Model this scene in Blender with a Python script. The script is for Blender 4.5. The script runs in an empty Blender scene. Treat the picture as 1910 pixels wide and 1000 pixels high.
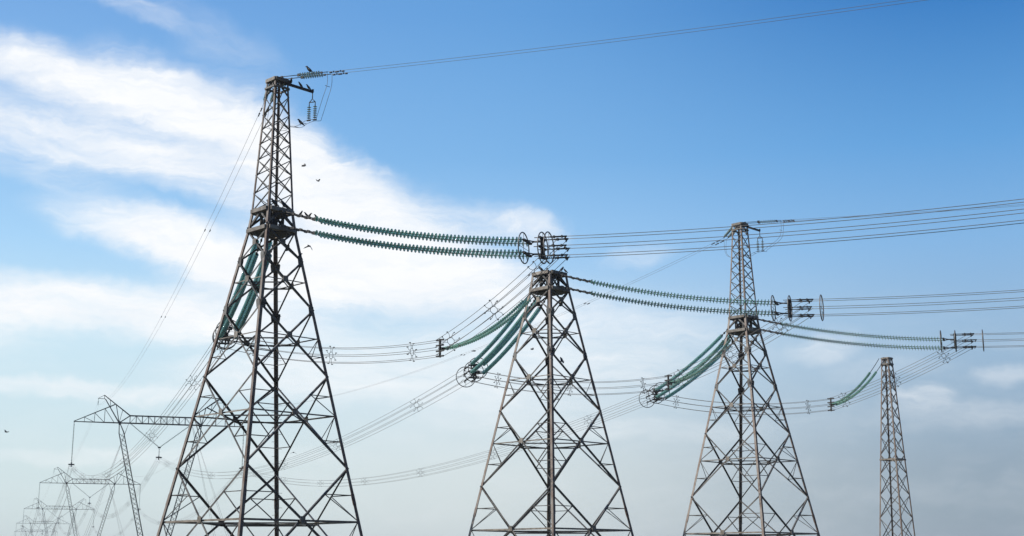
import bpy, math, random
from mathutils import Vector as V, Matrix
random.seed(7)
R = math.radians
sc = bpy.context.scene

# ---------------------------------------------------------------- camera
cd = bpy.data.cameras.new('camera'); cam = bpy.data.objects.new('camera', cd)
sc.collection.objects.link(cam); sc.camera = cam
cd.sensor_width = 36.0; cd.lens = 36.0 * 2533 / 1910
cd.clip_start = 0.3; cd.clip_end = 20000
cam.location = (0, 0, 1.7); cam.rotation_euler = (R(90 + 12.4234), 0, 0)

# ---------------------------------------------------------------- light and exposure
SUN_AZ, SUN_EL = -98.0, 38.0          # degrees, azimuth from +Y towards +X
sd = bpy.data.lights.new('sun', 'SUN'); so = bpy.data.objects.new('sun', sd); sc.collection.objects.link(so)
sd.energy = 5.0; sd.angle = R(0.5); sd.color = (1.0, 0.94, 0.84)
sdir = V((math.sin(R(SUN_AZ)) * math.cos(R(SUN_EL)), math.cos(R(SUN_AZ)) * math.cos(R(SUN_EL)), math.sin(R(SUN_EL))))
so.rotation_euler = sdir.to_track_quat('Z', 'Y').to_euler(); so.location = sdir * 200
sc.view_settings.view_transform = 'Standard'; sc.view_settings.look = 'None'
sc.view_settings.exposure = 0.0; sc.view_settings.gamma = 1.0
sc.view_settings.use_curve_mapping = False
sc.render.engine = 'CYCLES'
sc.cycles.max_bounces = 4; sc.cycles.volume_bounces = 0; sc.cycles.transparent_max_bounces = 8

# ---------------------------------------------------------------- sky (world): Nishita daylight plus cirrus laid out by azimuth and elevation
wd = bpy.data.worlds.new('World'); sc.world = wd; wd.use_nodes = True
wn, wl = wd.node_tree.nodes, wd.node_tree.links
wn.clear()
def N(t, **kw):
    n = wn.new(t)
    for k, v in kw.items(): setattr(n, k, v)
    return n
def mth(op, a, b=None, c=None, clamp=False):
    n = N('ShaderNodeMath', operation=op, use_clamp=clamp)
    for i, x in enumerate((a, b, c)):
        if x is None: continue
        if isinstance(x, (int, float)): n.inputs[i].default_value = x
        else: wl.new(x, n.inputs[i])
    return n.outputs[0]
def mixc(fac, a, b, mode='MIX'):
    n = N('ShaderNodeMix', data_type='RGBA', blend_type=mode)
    for s, x in ((n.inputs[0], fac), (n.inputs[6], a), (n.inputs[7], b)):
        if isinstance(x, (int, float)): s.default_value = x
        elif isinstance(x, tuple): s.default_value = (*x, 1)
        else: wl.new(x, s)
    return n.outputs[2]
sky = N('ShaderNodeTexSky', sky_type='NISHITA')
sky.sun_disc = False; sky.sun_elevation = R(SUN_EL); sky.sun_rotation = R(SUN_AZ)
sky.altitude = 0; sky.air_density = 1.0; sky.dust_density = 1.0; sky.ozone_density = 3.0
SKY_STRENGTH = 0.12
tc = N('ShaderNodeTexCoord'); sp = N('ShaderNodeSeparateXYZ'); wl.new(tc.outputs['Generated'], sp.inputs[0])
az = mth('MULTIPLY', mth('ARCTAN2', sp.outputs[0], sp.outputs[1]), 57.29578)
el = mth('MULTIPLY', mth('ARCSINE', sp.outputs[2]), 57.29578)
ae = N('ShaderNodeCombineXYZ'); wl.new(az, ae.inputs[0]); wl.new(el, ae.inputs[1])
def noise(vec, scale, detail=4, rough=.55, off=(0, 0, 0), stretch=(1, 1, 1), rot=0, dist=0):
    m = N('ShaderNodeMapping'); m.inputs['Location'].default_value = off
    m.inputs['Rotation'].default_value = (0, 0, R(rot)); m.inputs['Scale'].default_value = stretch
    wl.new(vec, m.inputs[0])
    n = N('ShaderNodeTexNoise'); n.inputs['Scale'].default_value = scale; n.inputs['Detail'].default_value = detail
    n.inputs['Roughness'].default_value = rough; n.inputs['Distortion'].default_value = dist
    wl.new(m.outputs[0], n.inputs['Vector']); return n
wn1 = noise(ae.outputs[0], 0.22, 3, .55)
wn2 = noise(ae.outputs[0], 1.1, 4, .6, (7, 3, 0))
def vm(op, a, b):
    n = N('ShaderNodeVectorMath', operation=op)
    for i, x in enumerate((a, b)):
        if isinstance(x, tuple): n.inputs[i].default_value = x
        else: wl.new(x, n.inputs[i])
    return n.outputs[0]
w1 = vm('MULTIPLY', vm('SUBTRACT', wn1.outputs['Color'], (.5, .5, .5)), (2.4, 1.5, 0))
w2 = vm('MULTIPLY', vm('SUBTRACT', wn2.outputs['Color'], (.5, .5, .5)), (1.0, .55, 0))
P = vm('ADD', vm('ADD', ae.outputs[0], w1), w2)
# centre azimuth, centre elevation, half length, half width, tilt (deg), density
CL = [(-20.51, 19.63, 2.71, 0.90, -12, 0.70), (-16.79, 19.06, 4.52, 1.13, -13, 0.90), (-12.37, 17.93, 5.20, 1.36, -22, 0.97), (-8.05, 16.00, 4.86, 1.54, -31, 0.95),
      (-5.23, 13.84, 5.43, 1.90, -24, 0.90), (-7.26, 12.44, 5.43, 1.81, -6, 1.00), (-1.73, 11.63, 4.98, 1.49, -14, 0.70), (-17.95, 16.98, 6.11, 1.18, -9, 0.55),
      (-14.41, 16.22, 6.33, 1.00, -14, 0.55), (-18.91, 15.43, 4.52, 0.54, -16, 0.22), (-14.12, 13.05, 4.52, 1.00, -13, 0.97), (-10.19, 11.90, 4.07, 1.04, -8, 0.95),
      (-17.08, 10.33, 7.92, 1.04, -4, 0.85), (-11.91, 10.61, 3.85, 0.95, -4, 0.65), (-17.08, 6.98, 7.47, 0.38, 0, 0.50), (-9.81, 7.79, 4.52, 0.90, 0, 0.45),
      (0.82, 14.12, 1.36, 0.72, -24, 0.42), (1.40, 13.78, 0.90, 0.90, -45, 0.30), (-1.28, 14.57, 1.92, 0.68, -8, 0.36), (-16.56, 22.25, 2.49, 0.41, -15, 0.26),
      (-13.13, 21.75, 3.39, 0.59, -18, 0.08), (-12.14, 20.31, 2.49, 1.13, -20, 0.12), (-3.30, 8.12, 8.14, 1.81, -3, 0.45), (4.46, 9.57, 5.20, 1.81, -4, 0.33),
      (16.85, 6.67, 1.18, 0.54, 8, 0.36), (13.25, 8.75, 1.47, 0.59, 5, 0.30), (5.44, 13.04, 1.58, 0.50, 10, 0.20), (20.30, 7.63, 1.13, 0.45, 0, 0.24),
      (18.45, 5.91, 2.94, 0.59, 3, 0.18), (15.45, 7.84, 2.71, 0.41, 4, 0.12), (-14.41, 4.41, 7.24, 0.36, 1, 0.25), (3.27, 5.66, 6.79, 0.50, -2, 0.20),
      (-27.62, 18.14, 5.88, 2.04, -8, 0.80), (-26.04, 9.97, 6.79, 1.36, -4, 0.70)]
dens = None
for (a0, e0, la, lb, tl, dn) in CL:
    m = N('ShaderNodeMapping', vector_type='TEXTURE')
    m.inputs['Location'].default_value = (a0, e0, 0); m.inputs['Rotation'].default_value = (0, 0, R(tl)); m.inputs['Scale'].default_value = (la, lb, 1)
    wl.new(P, m.inputs[0])
    ln = N('ShaderNodeVectorMath', operation='LENGTH'); wl.new(m.outputs[0], ln.inputs[0])
    mr = N('ShaderNodeMapRange', interpolation_type='SMOOTHERSTEP')
    wl.new(ln.outputs['Value'], mr.inputs[0])
    mr.inputs[1].default_value = 1.6; mr.inputs[2].default_value = 0.25; mr.inputs[3].default_value = 0; mr.inputs[4].default_value = dn
    dens = mr.outputs[0] if dens is None else mth('SUBTRACT', mth('ADD', dens, mr.outputs[0]), mth('MULTIPLY', dens, mr.outputs[0], clamp=True))
streak = noise(P, 1.0, 7, .68, (0, 0, 0), (.2, .95, 1), 14, .8)
fine = noise(P, 1.0, 5, .6, (3, 9, 0), (.5, 2.2, 1), 10, .6)
tex = mth('ADD', mth('MULTIPLY', streak.outputs['Fac'], 1.25), mth('MULTIPLY', fine.outputs['Fac'], .75))
# thin cloud is streaky, thick cloud is not: texture bites where the density is low
dens = mth('ADD', dens, mth('MULTIPLY', mth('MULTIPLY', mth('SUBTRACT', tex, 1.0), 1.9), mth('MULTIPLY', dens, mth('SUBTRACT', 1.25, dens))))
tex = 1.0
dens = mth('MULTIPLY', dens, tex, clamp=True)
# faint broken veil low in the sky
veil = N('ShaderNodeMapRange', interpolation_type='SMOOTHSTEP'); wl.new(noise(P, .42, 6, .6, (2, 8, 0), (.55, 1.6, 1), 4).outputs['Fac'], veil.inputs[0])
veil.inputs[1].default_value = .42; veil.inputs[2].default_value = .75; veil.inputs[4].default_value = .11
low = N('ShaderNodeMapRange', interpolation_type='SMOOTHSTEP'); wl.new(el, low.inputs[0]); low.inputs[1].default_value = 13; low.inputs[2].default_value = 7
dens = mth('ADD', dens, mth('MULTIPLY', mth('MULTIPLY', veil.outputs[0], low.outputs[0]), mth('SUBTRACT', 1.0, dens, clamp=True)))
# thin high cirrus everywhere else in the sky
far_n = noise(tc.outputs['Generated'], 2.2, 6, .6, (1, 4, 2), (1, 1, 2.5), 20)
far = N('ShaderNodeMapRange', interpolation_type='SMOOTHSTEP'); wl.new(far_n.outputs['Fac'], far.inputs[0])
far.inputs[1].default_value = .52; far.inputs[2].default_value = .8; far.inputs[4].default_value = .5
away = N('ShaderNodeMapRange', interpolation_type='SMOOTHSTEP'); wl.new(mth('ABSOLUTE', az), away.inputs[0])
away.inputs[1].default_value = 26; away.inputs[2].default_value = 45
dens = mth('MAXIMUM', dens, mth('MULTIPLY', far.outputs[0], away.outputs[0]))
# clear sky colour: the daylight model, toned by azimuth and elevation to the hazy summer sky of this place
def lin(c): return tuple((x / 255 / 12.92 if x <= 10 else ((x / 255 + .055) / 1.055) ** 2.4) for x in c)
EL = (0, 4, 9, 13, 17, 23, 45, 90)
TONE = {-20: ((216, 228, 227), (217, 235, 238), (207, 236, 250), (172, 217, 253), (142, 194, 243), (117, 170, 230), (70, 125, 200), (45, 95, 175)),
        0: ((215, 224, 224), (221, 232, 234), (208, 232, 247), (163, 208, 248), (128, 184, 236), (101, 162, 224), (60, 118, 195), (45, 95, 175)),
        20: ((137, 155, 168), (146, 166, 184), (157, 189, 218), (133, 183, 230), (99, 164, 224), (52, 125, 198), (40, 100, 178), (45, 95, 175))}
def ramp(t):
    r = N('ShaderNodeValToRGB'); cr = r.color_ramp; cr.interpolation = 'LINEAR'
    for k, (e, c) in enumerate(zip(EL, t)):
        el_ = cr.elements[k] if k < 2 else cr.elements.new(min(1, e / 90))
        el_.position = e / 90; el_.color = (*lin(c), 1)
    wl.new(mth('DIVIDE', el, 90), r.inputs[0]); return r.outputs[0]
def azf(a, b):
    m = N('ShaderNodeMapRange', interpolation_type='SMOOTHSTEP'); wl.new(az, m.inputs[0]); m.inputs[1].default_value = a; m.inputs[2].default_value = b; return m.outputs[0]
tone = mixc(azf(-3, 21), mixc(azf(-22, 2), ramp(TONE[-20]), ramp(TONE[0])), ramp(TONE[20]))
tone = mixc(1.0, tone, (1 / SKY_STRENGTH,) * 3, 'MULTIPLY')
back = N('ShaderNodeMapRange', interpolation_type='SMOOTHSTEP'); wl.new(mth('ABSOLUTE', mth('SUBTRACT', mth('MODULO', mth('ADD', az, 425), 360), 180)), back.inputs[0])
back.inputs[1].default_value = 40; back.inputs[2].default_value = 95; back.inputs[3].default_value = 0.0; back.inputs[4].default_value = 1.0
tone = mixc(mth('SUBTRACT', 1.0, back.outputs[0]), tone, (.20, .26, .36), 'MULTIPLY')   # unseen sky away from the sun dimmed to cut fill on shaded steel
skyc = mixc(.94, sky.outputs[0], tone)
CLOUD = 1.03 / SKY_STRENGTH
shade = mixc(noise(P, .45, 4, .6, (5, 2, 0), (.5, 1.4, 1)).outputs['Fac'], (CLOUD * .86, CLOUD * .90, CLOUD * .95), (CLOUD * 1.06, CLOUD * 1.055, CLOUD * 1.045))
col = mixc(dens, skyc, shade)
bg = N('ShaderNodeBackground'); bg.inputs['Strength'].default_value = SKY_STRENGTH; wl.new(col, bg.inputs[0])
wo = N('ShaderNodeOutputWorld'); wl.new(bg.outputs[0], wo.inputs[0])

# ---------------------------------------------------------------- materials
def mat(name, col, rough=.6, metal=0.0, col2=None, scale=6.0, lo=.4, hi=.65, bump=0.0, vary=0.0, **kw):
    m = bpy.data.materials.new(name); m.use_nodes = True
    nt = m.node_tree; b = nt.nodes['Principled BSDF']
    b.inputs['Base Color'].default_value = (*col, 1); b.inputs['Roughness'].default_value = rough; b.inputs['Metallic'].default_value = metal
    for k, v in kw.items():
        b.inputs[k.replace('_', ' ')].default_value = v
    if col2:
        t = nt.nodes.new('ShaderNodeTexCoord'); n = nt.nodes.new('ShaderNodeTexNoise')
        n.inputs['Scale'].default_value = scale; n.inputs['Detail'].default_value = 8; n.inputs['Roughness'].default_value = .72
        r = nt.nodes.new('ShaderNodeValToRGB')
        r.color_ramp.elements[0].position = lo; r.color_ramp.elements[1].position = hi
        r.color_ramp.elements[0].color = (*col, 1); r.color_ramp.elements[1].color = (*col2, 1)
        nt.links.new(t.outputs['Object'], n.inputs['Vector']); nt.links.new(n.outputs['Fac'], r.inputs[0]); nt.links.new(r.outputs[0], b.inputs['Base Color'])
        oi = nt.nodes.new('ShaderNodeObjectInfo'); vr = nt.nodes.new('ShaderNodeMapRange'); vr.inputs[3].default_value = 1 - vary; vr.inputs[4].default_value = 1 + vary
        nt.links.new(oi.outputs['Random'], vr.inputs[0]); mm = nt.nodes.new('ShaderNodeMix'); mm.data_type = 'RGBA'; mm.blend_type = 'MULTIPLY'; mm.inputs[0].default_value = 1
        nt.links.new(r.outputs[0], mm.inputs[6]); nt.links.new(vr.outputs[0], mm.inputs[7]); nt.links.new(mm.outputs[2], b.inputs['Base Color'])
        if bump:
            bp = nt.nodes.new('ShaderNodeBump'); bp.inputs['Strength'].default_value = bump
            nt.links.new(n.outputs['Fac'], bp.inputs['Height']); nt.links.new(bp.outputs[0], b.inputs['Normal'])
    return m
M = {
 'leg': mat('weathered_leg_steel', (.20, .165, .135), .5, 0, (.11, .06, .036), 1.1, .42, .60, vary=.12),
 'steel': mat('galvanised_steel', (.12, .11, .098), .5, 0, (.028, .021, .017), 1.4, .44, .60, vary=.5),
 'beam': mat('pale_beam_steel', (.24, .21, .175), .5, 0, (.10, .078, .057), 3.0, .42, .62, vary=.3),
 'dark': mat('dark_fitting_steel', (.04, .036, .032), .5, .2, (.022, .019, .017), 9, .4, .6),
 'ring': mat('ring_aluminium', (.20, .19, .175), .45, .3, (.13, .12, .11), 4, .4, .6),
 'wire': mat('conductor_aluminium', (.17, .155, .145), .6, 0, (.12, .11, .10), .3, .4, .6),
 'portal': mat('portal_steel', (.03, .035, .034), .6, 0, (.02, .022, .021), .8, .4, .6),
 'glass': mat('green_toughened_glass', (.46, .77, .64), .07, 0, (.30, .62, .50), 1.5, .4, .6, vary=.15, Coat_Weight=.8, Coat_Roughness=.04, Transmission_Weight=.6),
 'paleglass': mat('pale_clear_glass', (.62, .74, .68), .08, 0, (.5, .64, .57), 3, .4, .6, Coat_Weight=.6, Transmission_Weight=.5),
 'cap': mat('insulator_cap_iron', (.05, .05, .045), .45, .4),
 'farglass': mat('green_glass_weathered', (.05, .13, .10), .3),
 'bird': mat('black_plumage', (.012, .012, .014), .5, 0, (.03, .03, .034), 20, .4, .7),
 'concrete': mat('footing_concrete', (.32, .30, .27), .85, 0, (.22, .21, .19), 5, .4, .6, .3),
}

# ---------------------------------------------------------------- mesh helpers
class MB:
    def __init__(s): s.v = []; s.f = []; s.sm = []
    def add(s, vs, fs, smooth=False):
        o = len(s.v); s.v += [tuple(x) for x in vs]
        s.f += [tuple(i + o for i in f) for f in fs]; s.sm += [smooth] * len(fs)
    def angle(s, p0, p1, w, a, b, t=None):
        p0, p1 = V(p0), V(p1); t = t or max(.012, w * .11); d = (p1 - p0).normalized()
        a = V(a); a = (a - d * a.dot(d)).normalized(); b = V(b); b = b - d * b.dot(d); b = (b - a * b.dot(a)).normalized()
        pr = [(0, 0), (w, 0), (w, t), (t, t), (t, w), (0, w)]
        if a.cross(b).dot(d) < 0: pr = pr[::-1]
        vs = [p + a * x + b * y for p in (p0, p1) for x, y in pr]
        s.add(vs, [(i, (i + 1) % 6, 6 + (i + 1) % 6, 6 + i) for i in range(6)] + [(0, 1, 2, 3), (0, 3, 4, 5), (9, 8, 7, 6), (11, 10, 9, 6)])
    def box(s, p0, p1, w, h, up=(0, 0, 1)):
        p0, p1 = V(p0), V(p1); d = (p1 - p0).normalized(); u = V(up)
        if abs(u.dot(d)) > .98: u = V((1, 0, 0))
        x = d.cross(u).normalized(); u = x.cross(d)
        vs = [p + x * (i * w / 2) + u * (j * h / 2) for p in (p0, p1) for i, j in ((-1, -1), (1, -1), (1, 1), (-1, 1))]
        s.add(vs, [(0, 1, 2, 3), (7, 6, 5, 4)] + [(4 + i, 4 + (i + 1) % 4, (i + 1) % 4, i) for i in range(4)])
    def tube(s, pts, r, n=6, cap=True):
        pts = [V(p) for p in pts]; rs = r if isinstance(r, (list, tuple)) else [r] * len(pts)
        vs, fs, u = [], [], None
        for i, p in enumerate(pts):
            d = (pts[min(i + 1, len(pts) - 1)] - pts[max(i - 1, 0)]).normalized()
            if u is None:
                u = d.cross(V((0, 0, 1)) if abs(d.z) < .9 else V((1, 0, 0))).normalized()
            u = (u - d * u.dot(d)).normalized(); w = d.cross(u)
            vs += [p + (u * math.cos(2 * math.pi * k / n) + w * math.sin(2 * math.pi * k / n)) * rs[i] for k in range(n)]
        for i in range(len(pts) - 1):
            fs += [(i * n + k, i * n + (k + 1) % n, (i + 1) * n + (k + 1) % n, (i + 1) * n + k) for k in range(n)]
        if cap: fs += [tuple(range(n))[::-1], tuple(range((len(pts) - 1) * n, len(pts) * n))]
        s.add(vs, fs, True)
    def torus(s, c, nrm, Rr, r, n=40, m=8):
        c, nrm = V(c), V(nrm).normalized(); u = nrm.cross(V((0, 0, 1)) if abs(nrm.z) < .9 else V((1, 0, 0))).normalized(); w = nrm.cross(u)
        vs = []
        for i in range(n):
            a = 2 * math.pi * i / n; e = u * math.cos(a) + w * math.sin(a)
            for j in range(m):
                b = 2 * math.pi * j / m; vs.append(c + e * (Rr + r * math.cos(b)) + nrm * (r * math.sin(b)))
        s.add(vs, [(i * m + j, ((i + 1) % n) * m + j, ((i + 1) % n) * m + (j + 1) % m, i * m + (j + 1) % m) for i in range(n) for j in range(m)], True)
    def lathe(s, p, d, prof, n=12):
        p, d = V(p), V(d).normalized(); u = d.cross(V((0, 0, 1)) if abs(d.z) < .9 else V((1, 0, 0))).normalized(); w = d.cross(u)
        vs = [p + d * h + (u * math.cos(2 * math.pi * k / n) + w * math.sin(2 * math.pi * k / n)) * r for h, r in prof for k in range(n)]
        fs = [(i * n + k, i * n + (k + 1) % n, (i + 1) * n + (k + 1) % n, (i + 1) * n + k) for i in range(len(prof) - 1) for k in range(n)]
        s.add(vs, fs + [tuple(range(n))[::-1], tuple(range((len(prof) - 1) * n, len(prof) * n))], True)
    def plate(s, c, nrm, u, w, h, t=.02, cham=.3):
        c, nrm = V(c), V(nrm).normalized(); u = V(u); u = (u - nrm * u.dot(nrm)).normalized(); v = nrm.cross(u)
        k = cham; pr = [(-1, -1 + k), (-1 + k, -1), (1 - k, -1), (1, -1 + k), (1, 1 - k), (1 - k, 1), (-1 + k, 1), (-1, 1 - k)]
        vs = [c + u * (x * w / 2) + v * (y * h / 2) + nrm * z for z in (-t / 2, t / 2) for x, y in pr]
        s.add(vs, [tuple(range(8))[::-1], tuple(range(8, 16))] + [(i, (i + 1) % 8, 8 + (i + 1) % 8, 8 + i) for i in range(8)])
    def build(s, name, m, parent=None, origin=None):
        o0 = V(origin) if origin is not None else (V(parent['_o']) if parent is not None and '_o' in parent else V((0, 0, 0)))
        me = bpy.data.meshes.new(name); me.from_pydata([tuple(V(v) - o0) for v in s.v], [], s.f); me.update()
        me.polygons.foreach_set('use_smooth', s.sm); me.materials.append(m)
        o = bpy.data.objects.new(name, me); sc.collection.objects.link(o)
        if parent is not None: o.parent = parent; o['_o'] = tuple(o0)
        else: o.location = o0
        return o
def tag(o, label, cat, group=None, kind=None):
    if label: o['label'] = label
    if cat: o['category'] = cat
    if group: o['group'] = group
    if kind: o['kind'] = kind
    return o
def thing(name, label, cat, loc, group=None):
    o = bpy.data.objects.new(name, None); sc.collection.objects.link(o); o.location = loc; o['_o'] = tuple(loc)
    o.empty_display_size = .2
    return tag(o, label, cat, group)
def copy_tree(o, parent=None):
    c = o.copy(); sc.collection.objects.link(c)
    if parent is not None: c.parent = parent
    for ch in o.children: copy_tree(ch, c)
    return c
def copy_thing(o, loc, label):
    c = copy_tree(o); c.location = loc; c['label'] = label; c['_o'] = tuple(loc); return c

# ---------------------------------------------------------------- ground
g = MB(); n = 96
vs = [(0, 0, 0)]; fs = []
rr = [20, 60, 150, 400, 1000, 3000]
for r_ in rr:
    for k in range(n): vs.append((r_ * math.cos(2 * math.pi * k / n), r_ * math.sin(2 * math.pi * k / n), 0))
for k in range(n): fs.append((0, 1 + k, 1 + (k + 1) % n))
for j in range(len(rr) - 1):
    for k in range(n):
        a, b = 1 + j * n + k, 1 + j * n + (k + 1) % n; fs.append((a, a + n, b + n, b))
g.add(vs, fs)
mg = mat('dry_grass_field', (.04, .05, .022), .95, 0, (.07, .06, .03), .05, .35, .68, .2)
tag(g.build('ground', mg), 'flat grassy field under the pylons', 'ground', kind='structure')

# ---------------------------------------------------------------- dead-end lattice towers
T1, T2, T3, T4 = V((-13.8, 75.7, 0)), V((2.62, 92.8, 0)), V((19.17, 110.8, .2)), V((35.2, 126.4, 0))
ROW = V((.69, .7238, 0)).normalized()
ZL, ZU, ZP = 20.52, 21.7, 29.69       # lower ring, upper ring, peak
DIRS = [V((-1, 0, 0)), V((0, -1, 0)), V((1, 0, 0)), V((0, 1, 0))]   # left, front, right, back leg
def dz(z):
    if z <= ZL: return 1.42 + .247 * (ZL - z)
    if z <= ZU: return 1.42 - .17 * (z - ZL)
    return 1.22 - .58 * (z - ZU) / (ZP - ZU)
def corner(T, k, z): return T + DIRS[k % 4] * dz(z) + V((0, 0, z))
def xcentre(zt, zb): return zt - (zt - zb) * dz(zt) / (dz(zt) + dz(zb))
NODES = [ZL, 18.72, 15.89, 12.10, 7.0, .35]
PK = [ZU, 22.72, 23.82, 24.75, 25.7, 26.58, 27.47, 28.69 - .1, ZP]
UP = V((0, 0, 1))

def lattice_tower(T, label, peak, jumper_arm=False):
    root = thing('lattice_tower', label, 'pylon', T, 'dead end lattice towers in a row')
    nrm = [(DIRS[k] + DIRS[(k + 1) % 4]).normalized() for k in range(4)]
    for k in range(4):                                             # legs
        m = MB(); zs = [0.1, ZL, ZU] 
        for a, b in zip(zs, zs[1:]):
            w = .185
            pa, pb = corner(T, k, a), corner(T, k, b)
            m.angle(pa, pb, w, DIRS[(k + 1) % 4] - DIRS[k], DIRS[(k - 1) % 4] - DIRS[k], .028)
        for zz in (5.35, 13.9):                                    # splice sleeves
            m.angle(corner(T, k, zz - .3) + DIRS[k] * .012, corner(T, k, zz + .3) + DIRS[k] * .012, .21, DIRS[(k + 1) % 4] - DIRS[k], DIRS[(k - 1) % 4] - DIRS[k], .05)
        lg = m.build('leg', M['leg'], root)
        if k == 3:                                                 # step bolts
            b = MB(); b.tube([V((0, 0, 0)), V((.30, -.02, 0))], .011, 5); bo = b.build('step_bolt', M['dark'], lg, (0, 0, 0))
            z, q_ = 3.0, 0
            while z < ZU:
                c = corner(T, k, z) - T; q_ += 1
                if q_ > 1: bo = bo.copy(); sc.collection.objects.link(bo)
                bo.location = c; bo.rotation_euler = (0, 0, math.pi if q_ % 2 else 0); z += .42
        ft = MB(); c = corner(T, k, 0)
        ft.add([c + V((x * .55, y * .55, -.3)) for x, y in ((-1, -1), (1, -1), (1, 1), (-1, 1))] + [c + V((x * .35, y * .35, .4)) for x, y in ((-1, -1), (1, -1), (1, 1), (-1, 1))],
               [(4, 5, 6, 7)] + [(i, (i + 1) % 4, 4 + (i + 1) % 4, 4 + i) for i in range(4)])
        ft.build('footing', M['concrete'], root)
    for i in range(len(NODES) - 1):                                # X panels of the body
        zt, zb = NODES[i], NODES[i + 1]; zc = xcentre(zt, zb); w = (.095, .10, .10, .105, .11)[i]
        for k in range(4):
            nn = nrm[k]; ins = -nn * .03
            At, Bt, Ab, Bb = corner(T, k, zt), corner(T, k + 1, zt), corner(T, k, zb), corner(T, k + 1, zb)
            C = (At + (Bb - At) * ((zt - zc) / (zt - zb)))
            for j, (p, q) in enumerate(((At, Bb), (Bt, Ab))):
                m = MB(); off = ins - nn * (.03 * j); a = UP if j == 0 else -UP
                m.angle(p + off - a * w * .5, q + off - a * w * .5, w, a, -nn)
                m.build('diagonal_brace', M['steel'], root)
            for p in ((At, Bt) if i == 0 else (At, Bt)):
                if i not in (1, 2): continue
                e = (C - p).normalized(); hz = (Bt - At).normalized() * (1 if p is At else -1)
                m = MB(); m.plate(p + hz * .2 + nn * .012, nn, (corner(T, k if p is At else k + 1, zt - 1) - p), .52, .32, .024)
                m.build('gusset_plate', M['steel'], root)
            m = MB(); m.plate(C + nn * .012, nn, UP, .34, .34, .024, .25); m.build('gusset_plate', M['beam'], root)
            if i >= 1:                                             # horizontals through the X centre
                A, B = corner(T, k, zc), corner(T, k + 1, zc)
                m = MB(); o = -nn * .12; m.angle(A + o, B + o, (.05, .055, .06, .08, .11)[i], -UP, -nn); m.build('horizontal_brace', M['beam'], root)
                C2 = (corner(T, k + 1, zc) + corner(T, k + 2, zc)) * .5
                m = MB(); m.angle((A + B) * .5 + V((0, 0, -.14)) - nn * .1, C2 + V((0, 0, -.14)) - nrm[(k + 1) % 4] * .1, .08, -UP, -nn); m.build('plan_brace', M['steel'], root)
            if i >= 2:
                for side, (Lt, Lb, kk, other) in enumerate(((At, Ab, k, At), (Bt, Bb, k + 1, Bt))):
                    m = MB(); ws = .042 if i == 2 else .05; o = -nn * .10
                    Am = corner(T, kk, zc)
                    if i > 2:
                        M1 = (Lt + C) * .5; L1 = corner(T, kk, M1.z)
                        m.angle(L1 + o, M1 + o, ws, -UP, -nn); m.angle(M1 + o, Am + o, ws, -UP, -nn)
                    M2 = (Lb + C) * .5; L2 = corner(T, kk, M2.z)
                    m.angle(L2 + o, M2 + o, ws, UP, -nn); m.angle(M2 + o, Am + o, ws, UP, -nn)
                    m.build('stiffener_struts', M['steel'], root)
    # platform: two box rings, cross beams, short X braces
    for zr, h in ((ZU - .05, .22), (ZL - .02, .22)):
        for k in range(4):
            m = MB(); A, B = corner(T, k, zr), corner(T, k + 1, zr); e = (B - A).normalized()
            m.box(A + nrm[k] * .04 + e * .1, B + nrm[k] * .04 - e * .1, .16, h); m.box(A - nrm[k] * .10 + e * .2 + V((0, 0, -.10)), B - nrm[k] * .10 - e * .2 + V((0, 0, -.10)), .26, .05)
            m.build('platform_beam', M['beam'], root)
        c = T + V((0, 0, zr - .02))
        for e in (nrm[0], nrm[1]):
            f_ = e.cross(UP)
            for s_ in (-.3, .3):
                L = dz(zr) * .7071 - .12
                m = MB(); m.box(c - e * L + f_ * s_ + V((0, 0, -.05 if e is nrm[0] else .02)), c + e * L + f_ * s_ + V((0, 0, -.05 if e is nrm[0] else .02)), .16, .16); m.build('cross_beam', M['dark'], root)
        m = MB(); m.box(c + V((-dz(zr) * .66, 0, -.13)), c + V((dz(zr) * .66, 0, -.13)), dz(zr) * .9, .03); m.build('deck_plate', M['dark'], root)
    for a in range(4):                                             # strain hangers between the two rings
        e = (nrm[0], nrm[1], -nrm[0], -nrm[1])[a]; f_ = e.cross(UP)
        for s_ in (-.34, .3):
            m = MB(); p = T + e * .55 + f_ * s_; m.box(p + UP * (ZL - .1), p + UP * (ZU - .1), .14, .07, e)
            m.box(p + UP * (ZU - .35) - e * .5, p + UP * (ZL + .25), .08, .08); m.build('strain_hanger', M['dark'], root)
    for k in range(4):
        At, Bt, Ab, Bb = corner(T, k, ZU - .2), corner(T, k + 1, ZU - .2), corner(T, k, ZL + .1), corner(T, k + 1, ZL + .1)
        mt = (At + Bt) * .5
        for p, q in ((mt, Ab), (mt, Bb)):
            m = MB(); m.angle(p - nrm[k] * .05, q - nrm[k] * .05, .12, UP, -nrm[k]); m.build('platform_strut', M['steel'], root)
    if peak:
        for k in range(4):
            m = MB(); m.angle(corner(T, k, ZU), corner(T, k, ZP), .12, DIRS[(k + 1) % 4] - DIRS[k], DIRS[(k - 1) % 4] - DIRS[k], .02); m.build('peak_leg', M['leg'], root)
        for i in range(len(PK) - 1):
            for k in range(4):
                nn = nrm[k]; zb, zt = PK[i], PK[i + 1]
                for j, (p, q) in enumerate(((corner(T, k, zt), corner(T, k + 1, zb)), (corner(T, k + 1, zt), corner(T, k, zb)))):
                    m = MB(); m.angle(p - nn * (.02 + .03 * j), q - nn * (.02 + .03 * j), .055, UP, -nn); m.build('peak_brace', M['steel'], root)
        for zr in (ZP - .08, ZP - .55):
            for k in range(4):
                m = MB(); A, B = corner(T, k, zr), corner(T, k + 1, zr); m.box(A + nrm[k] * .03, B + nrm[k] * .03, .1, .2 if zr > ZP - .2 else .1); m.build('peak_beam', M['beam'], root)
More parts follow.
